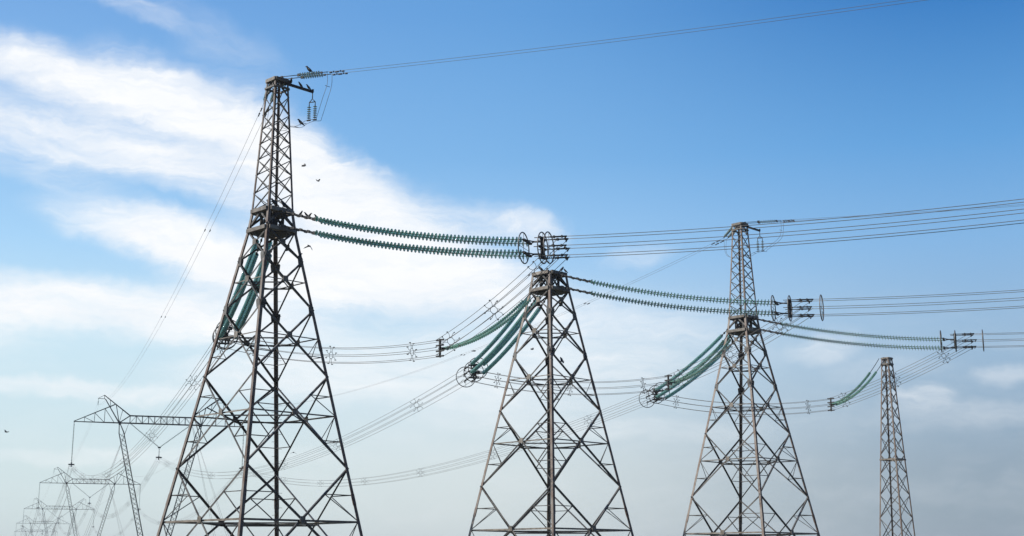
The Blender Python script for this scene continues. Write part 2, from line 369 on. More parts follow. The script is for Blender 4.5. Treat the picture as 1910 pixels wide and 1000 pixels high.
        m = MB(); c = T + V((0, 0, ZP - .05)); m.box(c - nrm[0] * .45, c + nrm[0] * .45, .22, .14); m.box(c - nrm[1] * .45 + V((0, 0, .08)), c + nrm[1] * .45 + V((0, 0, .08)), .3, .1)
        m.build('peak_cap', M['dark'], root)
        m = MB(); a = corner(T, 2, ZP - .25) - ROW * .15; b = a + ROW * 1.95
        m.box(a, b, .12, .14); m.box(b + V((0, 0, -.02)), b + V((0, 0, .16)), .1, .1); m.box(a + V((0, 0, .05)) - ROW.cross(UP) * .5, a + V((0, 0, .05)) + ROW.cross(UP) * .2, .1, .1)
        m.build('jumper_arm', M['dark'], root)
    return root

GRP = 'dead end lattice towers in a row'
tower1 = lattice_tower(T1, 'tallest and nearest lattice pylon, with a narrow peak and birds on its top arm', True)
tower2 = lattice_tower(T2, 'flat topped lattice pylon without a peak, in the middle between the two peaked pylons', False)
tower3 = copy_thing(tower1, T3, 'smaller looking peaked lattice pylon right of the flat topped pylon')

# slim jumper support tower
def slim_tower(T, label):
    root = thing('lattice_mast', label, 'pylon', T)
    top = 20.88
    def d4(z): return .52 + 1.13 * (top - z) / (top - 4.47)
    def c4(k, z): return T + DIRS[k % 4] * d4(z) + UP * z
    for k in range(4):
        m = MB(); m.angle(c4(k, .1), c4(k, top), .12, DIRS[(k + 1) % 4] - DIRS[k], DIRS[(k - 1) % 4] - DIRS[k], .02); m.build('leg', M['leg'], root)
        ft = MB(); c = c4(k, 0); ft.box(c, c + UP * .3, .6, .6); ft.build('footing', M['concrete'], root)
    zs = [top]; s_ = 1.0
    while zs[-1] > 1.2: zs.append(zs[-1] - s_); s_ *= 1.085
    zs[-1] = .3
    for i in range(len(zs) - 1):
        for k in range(4):
            nn = (DIRS[k] + DIRS[(k + 1) % 4]).normalized()
            for j, (p, q) in enumerate(((c4(k, zs[i]), c4(k + 1, zs[i + 1])), (c4(k + 1, zs[i]), c4(k, zs[i + 1])))):
                m = MB(); m.angle(p - nn * (.02 + .025 * j), q - nn * (.02 + .025 * j), .06, UP, -nn); m.build('diagonal_brace', M['steel'], root)
    for zr in (top - .05, top - .6, 11.4):
        for k in range(4):
            nn = (DIRS[k] + DIRS[(k + 1) % 4]).normalized()
            m = MB(); m.box(c4(k, zr) + nn * .03, c4(k + 1, zr) + nn * .03, .08, .14); m.build('horizontal_brace', M['beam'], root)
    m = MB(); m.box(T + UP * top + V((-.4, 0, 0)), T + UP * top + V((.4, 0, 0)), .4, .1); m.build('cap_plate', M['dark'], root)
    return root
tower4 = slim_tower(T4, 'slim lattice mast on the far right, shorter and narrower than the other pylons')

# ---------------------------------------------------------------- insulator strings
def disc_string(path, n, parent, name='insulator_string', r=.162, gm='glass', seg=12):
    """path(s), s in 0..1: a chain of n cap-and-pin glass discs with iron caps as a sub-part"""
    gl, cp = MB(), MB()
    pts = [V(path(i / n)) for i in range(n + 1)]
    for i in range(n):
        d = pts[i + 1] - pts[i]; L = d.length
        gl.lathe(pts[i], d, [(L * .28, r * .28), (L * .33, r * .72), (L * .40, r * .97), (L * .44, r), (L * .47, r * .94), (L * .42, r * .7), (L * .52, r * .5), (L * .46, r * .28)], seg)
        cp.lathe(pts[i], d, [(0, r * .22), (L * .3, r * .30), (L * .42, r * .18)], 6)
    cp.tube(pts, .02, 5)
    o = gl.build(name, M[gm], parent); cp.build('caps_and_pins', M['cap'], o)
    return o
def bez(a, b, sag, n=None): 
    a, b = V(a), V(b)
    return lambda s: a + (b - a) * s + V((0, 0, -4 * sag * s * (1 - s)))
RD = V((math.sin(R(110.5)), math.cos(R(110.5)), 0)); LD = V((-math.sin(R(20.45)), math.cos(R(20.45)), 0))
SUB = [(-.30, .5), (.30, .5), (-.38, 0), (.38, 0), (-.30, -.5), (.30, -.5)]

def corona_ring(c, d, parent):
    m = MB(); m.torus(c, d, .83, .034, 48, 8)
    lat = d.cross(UP).normalized()
    m.tube([c - UP * .83, c + UP * .83], .014, 5); m.tube([c - lat * .83, c + lat * .83], .014, 5)
    m.tube([c - lat * .59 - UP * .59, c - lat * .2 - UP * .2], .014, 5)
    return m.build('corona_ring', M['ring'], parent)
def tension_assembly(T, D, A, z0, s0, spread0, label, cring):
    lat = D.cross(UP).normalized()
    if lat.y > 0: lat = -lat
    def pt(t, lv, sd):
        z = z0 + s0 * t + .00764 * t * t - (.83 - .02 * t * .5) * lv
        w = spread0 + (1.0 - spread0) * min(1, t / 15)
        return A + D * t + lat * (w * .5 * sd) + UP * z
    zc = lambda t: (pt(t, 0, 0).z + pt(t, 1, 0).z) / 2
    root = thing('insulator_assembly', label, 'insulators', A + UP * z0, 'long glass tension insulator strings')
    for lv in (0, 1):
        for sd in (-1, 1):
            m = MB(); m.tube([pt(t, lv, sd) for t in (0, .8, 1.6, 2.4)], .035, 6)
            for t in (.3, .9, 1.4, 1.9, 2.3):
                m.box(pt(t, lv, sd), pt(t + .16, lv, sd), .10, .13)
            m.build('link_chain', M['dark'], root)
            disc_string(lambda s, lv=lv, sd=sd: pt(2.4 + 12.5 * s, lv, sd), 56, root)
            # mid-string link plates
        m = MB(); m.box(pt(14.95, lv, -1.15), pt(14.95, lv, 1.15), .14, .10)
        m.tube([pt(14.95, lv, -1), pt(15.35, lv, 0)], .035, 6); m.tube([pt(14.95, lv, 1), pt(15.35, lv, 0)], .035, 6)
        m.tube([pt(15.3, lv, 0), pt(15.75, lv, 0)], .05, 6); m.build('yoke_plate', M['dark'], root)
    cz = zc(15.8); C = A + D * 15.8 + UP * cz
    m = MB(); m.box(C - UP * .60, C + UP * .60, .09, .20, D); m.box(C - UP * .5 - lat * .42, C - UP * .5 + lat * .42, .1, .12); m.box(C + UP * .5 - lat * .42, C + UP * .5 + lat * .42, .1, .12); m.box(C - lat * .45, C + lat * .45, .1, .12)
    for a in range(6):
        th = a * math.pi / 3; e = lat * math.cos(th) + UP * math.sin(th); m.tube([C + e * .1, C + e * .5], .06, 6)
    m.build('wire_yoke', M['dark'], root)
    slope = s0 + .01528 * 15.8; Dz = (D + UP * (slope * .5)).normalized()
    for (a, b) in SUB:
        p = C + lat * a + UP * b; m = MB()
        L = 1.45 + .25 * a + random.uniform(-.1, .1)
        m.tube([p - Dz * .35, p, p + Dz * .5, p + Dz * .55, p + Dz * L], [.02, .03, .03, .045, .045], 6)
        m.tube([p + Dz * (L - .05), p + Dz * L - UP * .16 - D * .14], .04, 6); m.box(p + Dz * .7, p + Dz * .8, .12, .13); m.box(p + Dz * 1.15, p + Dz * 1.22, .13, .13)
        m.build('dead_end_clamp', M['dark'], root)
    cz0 = zc(14.75)
    corona_ring(A + D * 14.75 + UP * cz0, D, root)
    corona_ring(C + D * .02, D, root)
    corona_ring(C + D * cring + UP * (slope * cring * .6), D, root)
    return root, C + Dz * 1.2
NAMES = ['the tallest pylon', 'the flat topped middle pylon', 'the right peaked pylon']
R_END, L_END = [], []
for i, T in enumerate((T1, T2, T3)):
    A = T + V((.6, -.6, 0))
    o, e = tension_assembly(T, RD, A, 21.56, -.318 if i < 2 else -.292, .5, ['green glass insulator strings stretching right from the tallest pylon, topmost of the strings',
        'green glass insulator strings stretching right from the flat topped middle pylon',
        'green glass insulator strings stretching right from the peaked right pylon, farthest right'][i], .36 if i == 0 else 2.05)
    R_END.append(e)
    A = T + V((-.17, .77, 0))
    o, e = tension_assembly(T, LD, A, 21.56, -.385, .75, ['green glass insulator strings hanging away behind the legs of the tallest pylon',
        'thick green glass insulator strings running down left behind the flat topped pylon, with corona rings',
        'green glass insulator strings running down left behind the right peaked pylon, with corona rings'][i], .3 if i == 0 else 2.0)
    L_END.append(e)
# jumper supports
J = []
JLAB = ['curved glass strings from the flat topped pylon holding the jumper of the tallest pylon', 'curved glass strings from the right peaked pylon holding jumper wires of the flat topped pylon',
        'short pair of curved green glass strings hanging left from the slim right mast']
for i, (T, a0) in enumerate(((T2, V((-1.0, -.45, 20.4))), (T3, V((-1.0, -.45, 20.4))), (T4, V((-.45, -.1, 20.85))))):
    e0 = T + V((-7.2, -7.4, 0)) + UP * (15.3 if i < 2 else 15.65)
    a = T + a0; h = (e0 - a); h.z = 0; lat = h.normalized().cross(UP)
    root = thing('insulator_assembly', JLAB[i], 'insulators', a, 'jumper support insulator strings')
    for sd in (-1, 1):
        f_ = bez(a + lat * (.33 * sd), e0 + lat * (.26 * sd) - h.normalized() * .35, .75)
        lk = .1 if i < 2 else .2
        m = MB(); m.tube([f_(lk * k / 4) for k in range(5)], .03, 6); m.build('link_chain', M['dark'], root)
        disc_string(lambda s: f_(lk + (1 - lk) * s), 44 if i < 2 else 40, root, r=.125)
    m = MB(); m.box(e0 - UP * .6, e0 + UP * .6, .08, .14, h)
    for b in (.52, .18, -.18, -.52): m.box(e0 + UP * b - lat * .32, e0 + UP * b + lat * .32, .10, .09)
    m.box(e0 - h.normalized() * .4, e0, .3, .1)
    m.build('wire_yoke', M['dark'], root); J.append(e0)

# ---------------------------------------------------------------- conductors
def spacer(c, d, parent, r=.62):
    m = MB(); d = V(d).normalized(); lat = d.cross(UP).normalized(); up = lat.cross(d)
    for a in range(8):
        th = R(22.5 + 45 * a); e = lat * math.cos(th) + up * math.sin(th); s_ = lat * -math.sin(th) + up * math.cos(th)
        b = 1 if a % 2 else -1
        m.tube([c + e * .24, c + e * .34 + s_ * .05 * b, c + e * .48 + s_ * .07 * b, c + e * r], .014, 5)
        m.box(c + e * r - d * .06, c + e * r + d * .06, .05, .05)
        th2 = th + R(45); e2 = lat * math.cos(th2) + up * math.sin(th2); m.tube([c + e * .24, c + e2 * .24], .017, 5)
    return m.build('spacer', M['dark'], parent)
def bundle(name, label, cat, segs, spac, group=None, rad=.016, nsub=6, scale=1.0, sr=.62, seg=5, n=28):
    """segs: list of path functions 0..1 run end to end; six wires and spacers"""
    a0 = V(segs[0](0)); root = thing(name, label, cat, a0, group)
    for (a, b) in SUB[:nsub]:
        m = MB(); pts = []
        for f_ in segs:
            d = V(f_(1)) - V(f_(0)); lat = d.cross(UP).normalized()
            if lat.y > 0: lat = -lat
            for k in range(n + 1):
                s_ = k / n; dd = (V(f_(min(1, s_ + .01))) - V(f_(max(0, s_ - .01)))).normalized(); up = lat.cross(dd); 
                if up.z < 0: up = -up
                pts.append(V(f_(s_)) + lat * (a * scale) + up * (b * scale))
        m.tube(pts, rad, seg); m.build('wire', M['wire'], root)
    for si, s_ in spac:
        f_ = segs[si]; spacer(V(f_(s_)), V(f_(min(1, s_ + .01))) - V(f_(max(0, s_ - .01))), root, sr)
    return root
def poly(c, s1, c2, L, D): return lambda s: V(c) + D * (L * s) + UP * (s1 * L * s + c2 * (L * s) ** 2)
WL = ['bundle of grey wires running right from the tallest pylon, highest of the three bundles', 'bundle of grey wires leaving the right edge from the flat topped pylon, middle of three',
      'bundle of grey wires leaving the right edge from the right peaked pylon, lowest of three']
for i in range(3):
    bundle('conductor_bundle', WL[i], 'power lines', [poly(R_END[i], -.045, .0017, 58, RD)], [], 'conductors leaving to the right', .017)
JL = ['jumper wires of the tallest pylon sweeping down left from above the flat topped pylon', 'jumper wires passing behind the right peaked pylon to the middle pylon strings', 'jumper wires passing behind the slim right mast']
for i in range(3):
    e, j, l = R_END[i], J[i], L_END[i]
    bundle('jumper_bundle', JL[i], 'power lines', [bez(e, j + (e - j).normalized() * .1, .35), bez(j, l, .75)], [(0, .18), (0, .52), (0, .9), (1, .12), (1, .48), (1, .85)], 'jumper wires', .016, 6, .95)

# ---------------------------------------------------------------- portal towers on the left
PC = [(-75.5, 292.2), (-155.0, 505.0), (-239.7, 730.0), (-331.0, 975.0), (-413.0, 1200.0)]
ARM_AZ = R(18.5)
AX = V((math.cos(ARM_AZ), math.sin(ARM_AZ), 0)); AY = V((-math.sin(ARM_AZ), math.cos(ARM_AZ), 0))
ZA = 31.7; HW = 17.7
def portal(P0, label):
    root = thing('portal_tower', label, 'pylon', P0, 'guyed portal pylons')
    def q(s, d, z): return P0 + AX * s + AY * d + UP * z
    pm = M['portal']
    # crossarm centre truss: four chords and lacing
    xs = [-6.4 + 12.8 * k / 10 for k in range(11)]
    m = MB()
    for d in (-.6, .6):
        m.box(q(-8.6, d, ZA), q(8.6, d, ZA), .17, .17); m.box(q(-6.4, d, ZA + 1.6), q(6.4, d, ZA + 1.6), .15, .15)
        for k, x in enumerate(xs):
            m.box(q(x, d, ZA), q(x, d, ZA + 1.6), .08, .08)
            if k < 10: m.box(q(x, d, ZA + (1.6 if k % 2 else 0)), q(xs[k + 1], d, ZA + (0 if k % 2 else 1.6)), .06, .06)
        for s in (-1, 1): m.box(q(8.6 * s, d, ZA), q(6.4 * s, d, ZA + 1.6), .15, .15)
    for k, x in enumerate(xs):
        m.box(q(x, -.6, ZA), q(x, .6, ZA), .07, .07); m.box(q(x, -.6, ZA + 1.6), q(x, .6, ZA + 1.6), .07, .07)
        if k < 10: m.box(q(x, -.6, ZA), q(xs[k + 1], .6, ZA), .05, .05)
    m.build('crossarm', pm, root)
    for s in (-1, 1):
        m = MB()                                                  # outer arm
        for d in (-.6, .6):
            e = .12 * (1 if d > 0 else -1)
            m.box(q(8.6 * s, d, ZA), q(HW * s, e, ZA), .15, .15); m.box(q(9.6 * s, d * .8, ZA + 3.9), q(HW * s, e, ZA + .1), .13, .13)
            for k in (1, 2, 3):
                x = 9.6 + (HW - 9.6) * k / 4; dd = d + (e - d) * (x - 8.6) / (HW - 8.6); zt = 3.9 * (1 - k / 4)
                m.box(q(x * s, dd, ZA), q(x * s, dd, ZA + zt), .07, .07)
                x2 = 9.6 + (HW - 9.6) * (k - 1) / 4; m.box(q(x * s, dd, ZA + zt), q(x2 * s, dd, ZA), .055, .055)
        m.box(q(HW * s, -.2, ZA), q(HW * s, .2, ZA), .2, .25)
        m.build('outer_arm', pm, root)
        m = MB()                                                  # ground wire horn
        for d in (-.5, .5):
            m.box(q(8.6 * s, d, ZA), q(11.7 * s, d * .3, ZA + 5.0), .15, .15); m.box(q(6.4 * s, d, ZA + 1.6), q(11.95 * s, d * .2, ZA + 5.8), .14, .14)
            m.box(q(9.4 * s, d * .8, ZA + 3.85), q(8.6 * s, d, ZA), .10, .10); m.box(q(8.0 * s, d, ZA + 2.8), q(8.6 * s, d, ZA), .08, .08); m.box(q(10.7 * s, d * .4, ZA + 4.85), q(10.5 * s, d * .4, ZA + 3.2), .07, .07)
        m.box(q(11.7 * s, 0, ZA + 5.0), q(13.2 * s, 0, ZA + 5.05), .1, .1); m.box(q(11.95 * s, 0, ZA + 5.8), q(13.2 * s, 0, ZA + 5.05), .08, .08); m.box(q(11.9 * s, 0, ZA + 5.0), q(11.95 * s, 0, ZA + 5.8), .08, .08)
        m.build('ground_wire_horn', pm, root)
        # lattice leg
        m = MB(); top, bot = q(8.5 * s, 0, ZA), q(1.0 * s, 0, .3); ax = (bot - top).normalized(); L = (bot - top).length; u = AY; w = ax.cross(u).normalized()
        hw = .5
        def lp(t, a, b):
            k = min(1, t / 2.2, (L - t) / 2.2); k = max(k, .12); return top + ax * t + u * (a * hw * k) + w * (b * hw * k)
        for a in (-1, 1):
            for b in (-1, 1):
                m.box(lp(0, a, b), lp(2.2, a, b), .13, .13); m.box(lp(2.2, a, b), lp(L - 2.2, a, b), .13, .13); m.box(lp(L - 2.2, a, b), lp(L, a, b), .13, .13)
        t = 2.2; k = 0; step = 1.05
        while t + step < L - 2.2:
            for a in (-1, 1):
                m.box(lp(t, a, -1), lp(t + step, a, 1), .05, .05); m.box(lp(t, a, 1), lp(t + step, a, -1), .05, .05)
                m.box(lp(t, -1, a), lp(t + step, 1, a), .05, .05)
            t += step
        m.box(top - ax * .3, top + ax * .4, .5, .5)
        m.build('lattice_leg', pm, root)
        for dd in (-1, 1):
            for off in (0, .55):
                m = MB(); m.tube([q(6.6 * s, .3 * dd, ZA), q((16.0 + off) * s, 15 * dd, .1)], .022, 5); m.build('guy_wire', M['wire'], root)
    m = MB(); m.box(q(-1.5, 0, .15), q(1.5, 0, .15), 1.2, .3); m.build('footing', M['concrete'], root)
    return root
PP = [V((x, y, 0)) for x, y in PC]
PLAB = ['nearest guyed portal pylon, its long crossarm reaching behind the legs of the tallest pylon', 'second portal pylon in the row, framed under the crossarm of the nearest portal',
        'third portal pylon in the row, small and hazy at lower left', 'fourth portal pylon in the row, very faint at the lower left', 'farthest portal pylon, barely visible at the bottom left corner']
p1 = portal(PP[0], PLAB[0])
for P0, lb in zip(PP[1:], PLAB[1:]): copy_thing(p1, P0, lb)
# insulators hung from the portals (local copies share meshes)
def hang_rod(a, b, parent, far=True):
    a, b = V(a), V(b); n_ = max(4, int((b - a).length / .3)); m = MB(); d = (b - a)
    m.tube([a, b], .035, 5)
    o = MB()
    for i in range(n_): o.lathe(a + d * (i / n_), d, [(0.02, .05), (.10, .15), (.14, .14), (.16, .05)], 7)
    st = o.build('insulator_string', M['farglass'], parent); m.build('caps_and_pins', M['cap'], st)
def q0(P0, s, d, z): return P0 + AX * s + AY * d + UP * z
ORD = ['the nearest portal pylon', 'the second portal pylon', 'the third portal pylon', 'the fourth portal pylon', 'the farthest portal pylon']
def make_side(P0, s):
    a = q0(P0, HW * s, 0, ZA); root = thing('suspension_insulator', '', 'insulator', a, 'insulator strings hung from the portal pylons')
    hang_rod(a - UP * .2, a - UP * 8.7, root)
    m = MB(); c = a - UP * 9.0; m.box(c - AX * .6, c + AX * .6, .5, .25); m.box(c - UP * .5, c + UP * .4, .2, .2); m.build('wire_clamp', M['dark'], root); return root
def make_vee(P0):
    a = q0(P0, 0, 0, ZA); root = thing('suspension_insulator', '', 'insulator', a, 'insulator strings hung from the portal pylons')
    j = a - UP * 5.0
    hang_rod(q0(P0, -6.2, 0, ZA - .1), j, root); hang_rod(q0(P0, 6.2, 0, ZA - .1), j, root); hang_rod(j, j - UP * 1.7, root)
    m = MB(); c = a - UP * 7.1; m.box(c - AX * .6, c + AX * .6, .5, .25); m.box(c - UP * .5, c + UP * .4, .2, .2); m.box(j - AX * .3, j + AX * .3, .2, .3); m.build('wire_clamp', M['dark'], root); return root
base = [make_side(PP[0], -1), make_vee(PP[0]), make_side(PP[0], 1)]
WHAT = ['vertical insulator string hanging from the left arm end of ', 'V shaped insulator string with short drop under the crossarm of ', 'vertical insulator string hanging from the right arm end of ']
for b, w_ in zip(base, WHAT): b['label'] = w_ + ORD[0]
for k in range(1, 5):
    for b, w_ in zip(base, WHAT): copy_thing(b, b.location + (PP[k] - PP[0]), w_ + ORD[k])

def att(k, ph):
    return q0(PP[k], (-HW, 0, HW)[ph], 0, ZA - (9.3, 7.4, 9.3)[ph])
PHN = ['left', 'middle', 'right']
LL = ['wires dipping from the tallest pylon to the left arm insulator of the nearest portal pylon', 'wires running down left from the flat topped pylon to the nearest portal crossarm middle', 'faint wires from the right peaked pylon to the right arm of the nearest portal']
for ph in range(3):
    a, b = L_END[ph], att(0, ph); n_ = 7
    bundle('conductor_bundle', LL[ph], 'power lines', [bez(a, b, (5.6, 5.6, 5.2)[ph])], [(0, (k + .5) / n_) for k in range(n_)], 'conductors towards the portal pylons', .016, 6, 1.0, .6)
for k in range(4):
    for ph in range(3):
        a, b = att(k, ph), att(k + 1, ph); L = (b - a).length
        bundle('conductor_bundle', 'faint sagging %s phase wires between %s and %s' % (PHN[ph], ORD[k], ORD[k + 1]), 'power lines', [bez(a, b, 8.0)], [(0, (j + .5) / 5) for j in range(5)] if k < 2 else [], 'conductors between the portal pylons', .016, 6, 1.0, .6, 4, 20)

# ---------------------------------------------------------------- ground wires and their fittings
def two_wires(name, label, f_, group, sep=.4, rad=.011, dampers=(), n=30):
    a0 = V(f_(0)); root = thing(name, label, 'power lines', a0, group)
    d = V(f_(1)) - a0; lat = d.cross(UP).normalized()
    for sd in (-1, 1):
        m = MB(); m.tube([V(f_(k / n)) + lat * (sep / 2 * sd) for k in range(n + 1)], rad, 5); w = m.build('wire', M['wire'], root)
        for s_ in dampers:
            c = V(f_(s_)) + lat * (sep / 2 * sd); e = (V(f_(s_ + .005)) - V(f_(s_))).normalized(); m = MB()
            m.tube([c - e * .26 - UP * .06, c - e * .26 - UP * .06 + e * .16], .04, 6); m.tube([c + e * .1 - UP * .06, c + e * .26 - UP * .06], .04, 6); m.tube([c - e * .26 - UP * .06, c + e * .26 - UP * .06], .012, 5); m.box(c - UP * .07, c + UP * .02, .06, .06)
            m.build('vibration_damper', M['dark'], root)
    return root
def gw_insulator(A, D, slope, label, L0, n, L1):
    e = (D + UP * slope).normalized(); lat = e.cross(UP).normalized(); root = thing('ground_wire_insulator', label, 'insulator', A, 'short insulators of the ground wires')
    for sd in (-1, 1):
        a = A + lat * (.2 * sd); p = a + e * L0; q_ = p + e * (n * .15)
        m = MB(); m.tube([a, p], .022, 6); m.box(a + e * .1, a + e * .25, .07, .08); m.box(p - e * .14, p, .07, .16); m.build('link_chain', M['dark'], root)
        disc_string(lambda s: p + (q_ - p) * s, n, root, r=.125, gm='paleglass')
        m = MB(); m.tube([q_, q_ + e * L1], .022, 6); m.box(q_ + e * .02, q_ + e * .14, .08, .1); m.build('link_chain', M['dark'], root)
    return A + e * (L0 + n * .15 + L1)
two = [('tallest', T1), ('right peaked', T3)]
for i, (nm, T) in enumerate(two):
    A = T + V((.25, -.3, ZP + .02))
    E = gw_insulator(A, RD, -.03, ['short glass insulator pair at the very top right of the tallest pylon', 'short glass insulator pair at the top right of the right peaked pylon'][i], 1.35, 9, .5)
    two_wires('ground_wire', ['thin pair of wires rising right from the top of the tallest pylon', 'thin pair of wires running right from the peak of the right peaked pylon'][i], poly(E, -.034, .0006, 62, RD), 'ground wires leaving to the right', .4, .011, (.006, .013))
    A2 = T + V((-.3, .3, ZP - .1))
    E2 = gw_insulator(A2, LD, -.35, ['small insulator pair behind the top of the tallest pylon', 'small glass insulator pair pointing down left from the top of the right peaked pylon'][i], .3, 9, .3)
    hp = q0(PP[0], -13.2 if i == 0 else 13.2, 0, ZA + 3.6)
    two_wires('ground_wire', ['thin pair of wires slanting down left from the tallest pylon to the nearest portal', 'very faint thin wires from the right peaked pylon down to the nearest portal horn'][i], bez(E2, hp, 4.0), 'ground wires towards the portal pylons', .4, .010, (.004, .008, .13, .3))
    # jumper string under the arm
    tip = corner(T, 2, ZP - .25) + ROW * 1.78
    root = thing('jumper_insulator', ['small twin glass insulator hanging from the top arm of the tallest pylon', 'small twin glass insulator hanging from the top arm of the right peaked pylon'][i], 'insulator', tip, 'insulators under the top arms')
    m = MB(); m.tube([tip, tip - UP * .45], .03, 6); y = tip - UP * .45
    lt = RD
    m.tube([y, y - UP * .2 + lt * .2], .025, 6); m.tube([y, y - UP * .2 - lt * .2], .025, 6); m.tube([y - UP * .2 + lt * .2, y - UP * .2 - lt * .2], .03, 6)
    for sd in (-1, 1): m.tube([y - UP * .2 + lt * (.2 * sd), y - UP * .5 + lt * (.2 * sd)], .03, 6); m.box(y - UP * 1.32 + lt * (.2 * sd + -.12), y - UP * 1.32 + lt * (.2 * sd + .12), .08, .07)
    m.build('hanger_link', M['dark'], root)
    for sd in (-1, 1):
        disc_string(lambda s: y - UP * (.45 + .8 * s) + lt * (.2 * sd), 6, root, r=.125, gm='paleglass')
    bot = y - UP * 1.34
    jr = thing('jumper_wires', ['thin looping wires beside the top arm of the tallest pylon', 'thin looping wires beside the top arm of the right peaked pylon'][i], 'power lines', E, 'loops of the ground wires')
    for sd in (-1, 1):
        o = ROW * (.18 * sd)
        pts = [E + o, E + o * .9 + RD * .02 - UP * .7, E - RD * .22 + o - UP * 1.5, bot + lt * .5 + o + UP * .12, bot + lt * .42 + o - UP * .03, bot + o, bot - lt * .5 + o - UP * .12, bot - lt * .95 + o - UP * .3, bot - lt * 1.7 + o - UP * .25 + ROW * -.6,
               T + V((.3, 1.3, ZP - 2.6)) + o, T + V((-.6, 1.6, ZP - 2.5)) + o, E2 + o * .5 - UP * 1.2, E2 + o]
        pp = []
        for k in range(len(pts) - 1):                              # Catmull-Rom
            p0, p1_, p2, p3 = pts[max(k - 1, 0)], pts[k], pts[k + 1], pts[min(k + 2, len(pts) - 1)]
            for t_ in (0, .25, .5, .75):
                pp.append(.5 * ((2 * p1_) + (p2 - p0) * t_ + (2 * p0 - 5 * p1_ + 4 * p2 - p3) * t_ ** 2 + (3 * p1_ - p0 - 3 * p2 + p3) * t_ ** 3))
        pp.append(pts[-1]); m = MB(); m.tube(pp, .013, 5); m.build('wire', M['wire'], jr)
    m = MB()
    for c in (E - RD * .1 - UP * .8, bot - lt * .5 - UP * .12, bot - lt * 1.0 - UP * .3): m.tube([c - ROW * .18, c + ROW * .18], .016, 5)
    m.build('spacer', M['dark'], jr)
for i in range(2):
    for k in range(5):                                            # short hangers at the horn tips
        s = (-1, 1)[i]; a = q0(PP[k], 13.15 * s, 0, ZA + 5.0); m = MB(); m.tube([a, a - UP * .4 - AX * .1 * s, a - UP * 1.4], .04, 5)
        for j in range(5): m.lathe(a - UP * (.5 + .15 * j), -UP, [(0, .05), (.05, .11), (.08, .05)], 7)
        tag(m.build('ground_wire_insulator', M['farglass'], None, a), 'tiny insulator hanging from the %s horn tip of %s' % (('left', 'right')[i], ORD[k]), 'insulator', 'small insulators on the portal horns')
    for k in range(4):
        s = (-13.15, 13.15)[i]
        two_wires('ground_wire', 'thin overhead wires between %s horns of %s and %s' % (('left', 'right')[i], ORD[k].replace(' pylon', ''), ORD[k + 1].replace(' pylon', '')), bez(q0(PP[k], s, 0, ZA + 3.6), q0(PP[k + 1], s, 0, ZA + 3.6), 5.5), 'ground wires between the portal pylons', .4, .010, (), 16)

# ---------------------------------------------------------------- birds
def perched(p, yaw, label, sc_=1.0, lean=.75, group='birds perched on the pylons'):
    m = MB(); d = V((math.cos(yaw), math.sin(yaw), 0))
    def q(a, z): return V((0, 0, 0)) + d * (a * sc_) + UP * (z * sc_)
    pts = [q(-.26, -.02), q(-.18, .04), q(-.10, .10), q(-.02, .16), q(.05, .23), q(.09, .29), q(.125, .335), q(.16, .335), q(.215, .315)]
    rs = [.03, .035, .065, .085, .075, .052, .05, .03, .006]
    m.tube(pts, [r * sc_ for r in rs], 9)
    for s in (-1, 1):
        side = d.cross(UP) * (.03 * s * sc_); m.tube([q(-.01, .10) + side, q(0, .0) + side], .012 * sc_, 5)
        m.tube([q(0, .0) + side, q(.05, -.005) + side], .01 * sc_, 5)
        sw = d.cross(UP) * (.075 * s * sc_); m.tube([q(.03, .2) + sw, q(-.08, .11) + sw * .95, q(-.2, .03) + sw * .45], [.03 * sc_, .04 * sc_, .008 * sc_], 6)
    o = m.build('bird', M['bird'], None, V((0, 0, 0))); o.location = p; tag(o, label, 'bird', group); return o
def flying(p, yaw, roll, flap, label, span=.75, pitch=0.0):
    m = MB(); d = V((1, 0, 0))
    pts = [V((-.24, 0, 0)), V((-.14, 0, .0)), V((-.05, 0, 0)), V((.06, 0, .005)), V((.13, 0, .015)), V((.18, 0, .02)), V((.235, 0, .012))]
    m.tube(pts, [.05, .035, .055, .06, .042, .036, .005], 8)
    h = span / 2
    for s in (-1, 1):
        st = [(0.02, .10, 0), (.35, .13, .75), (.7, .10, 1.0), (1.0, .02, .8 if flap > 0 else 1.25)]
        vs = []
        for k, (f_, ch, z) in enumerate(st):
            y = s * h * f_ * math.cos(flap); zz = h * math.sin(flap) * (f_ * (z if z else 0)); xb = .03 - .10 * f_ * f_
            for dx, dz_ in ((ch, 0), (ch * .3, .014), (-ch, 0), (ch * .3, -.010)): vs.append(V((xb + dx, y, zz + dz_)))
        fs = [(k * 4 + j, k * 4 + (j + 1) % 4, (k + 1) * 4 + (j + 1) % 4, (k + 1) * 4 + j) for k in range(3) for j in range(4)] + [(0, 3, 2, 1), (12, 13, 14, 15)]
        m.add(vs, fs)
    o = m.build('bird', M['bird'], None, V((0, 0, 0))); o.location = p; o.rotation_euler = (roll, pitch, yaw); tag(o, label, 'bird', 'birds in flight'); return o
c = corner(T1, 2, ZP - .25); up7 = UP * .075
perched(c + ROW * .15 + up7, R(-60), 'dark bird on the top arm of the tallest pylon, closest to the mast', .95)
perched(c + ROW * .85 + up7, R(-140), 'dark bird on the middle of the top arm of the tallest pylon', .8)
perched(c + ROW * 1.45 + up7, R(-150), 'dark bird near the tip of the top arm of the tallest pylon', .8)
A = T1 + V((.25, -.3, ZP + .02)); perched(A + RD * 1.85 + UP * .10, R(190), 'dark bird sitting on the short insulator above the top arm', 1.1)
bt = c + ROW * 1.78 - UP * 1.79
perched(bt - RD * .75 - UP * .2, R(200), 'dark bird sitting on the loop wire below the top arm', 1.0)
def link(T, t, lv, sd=-1):
    lat = RD.cross(UP).normalized(); lat = -lat if lat.y > 0 else lat
    return T + V((.6, -.6, 0)) + RD * t + lat * (.25 * sd) + UP * (21.56 - .318 * t + .00764 * t * t - .83 * lv)
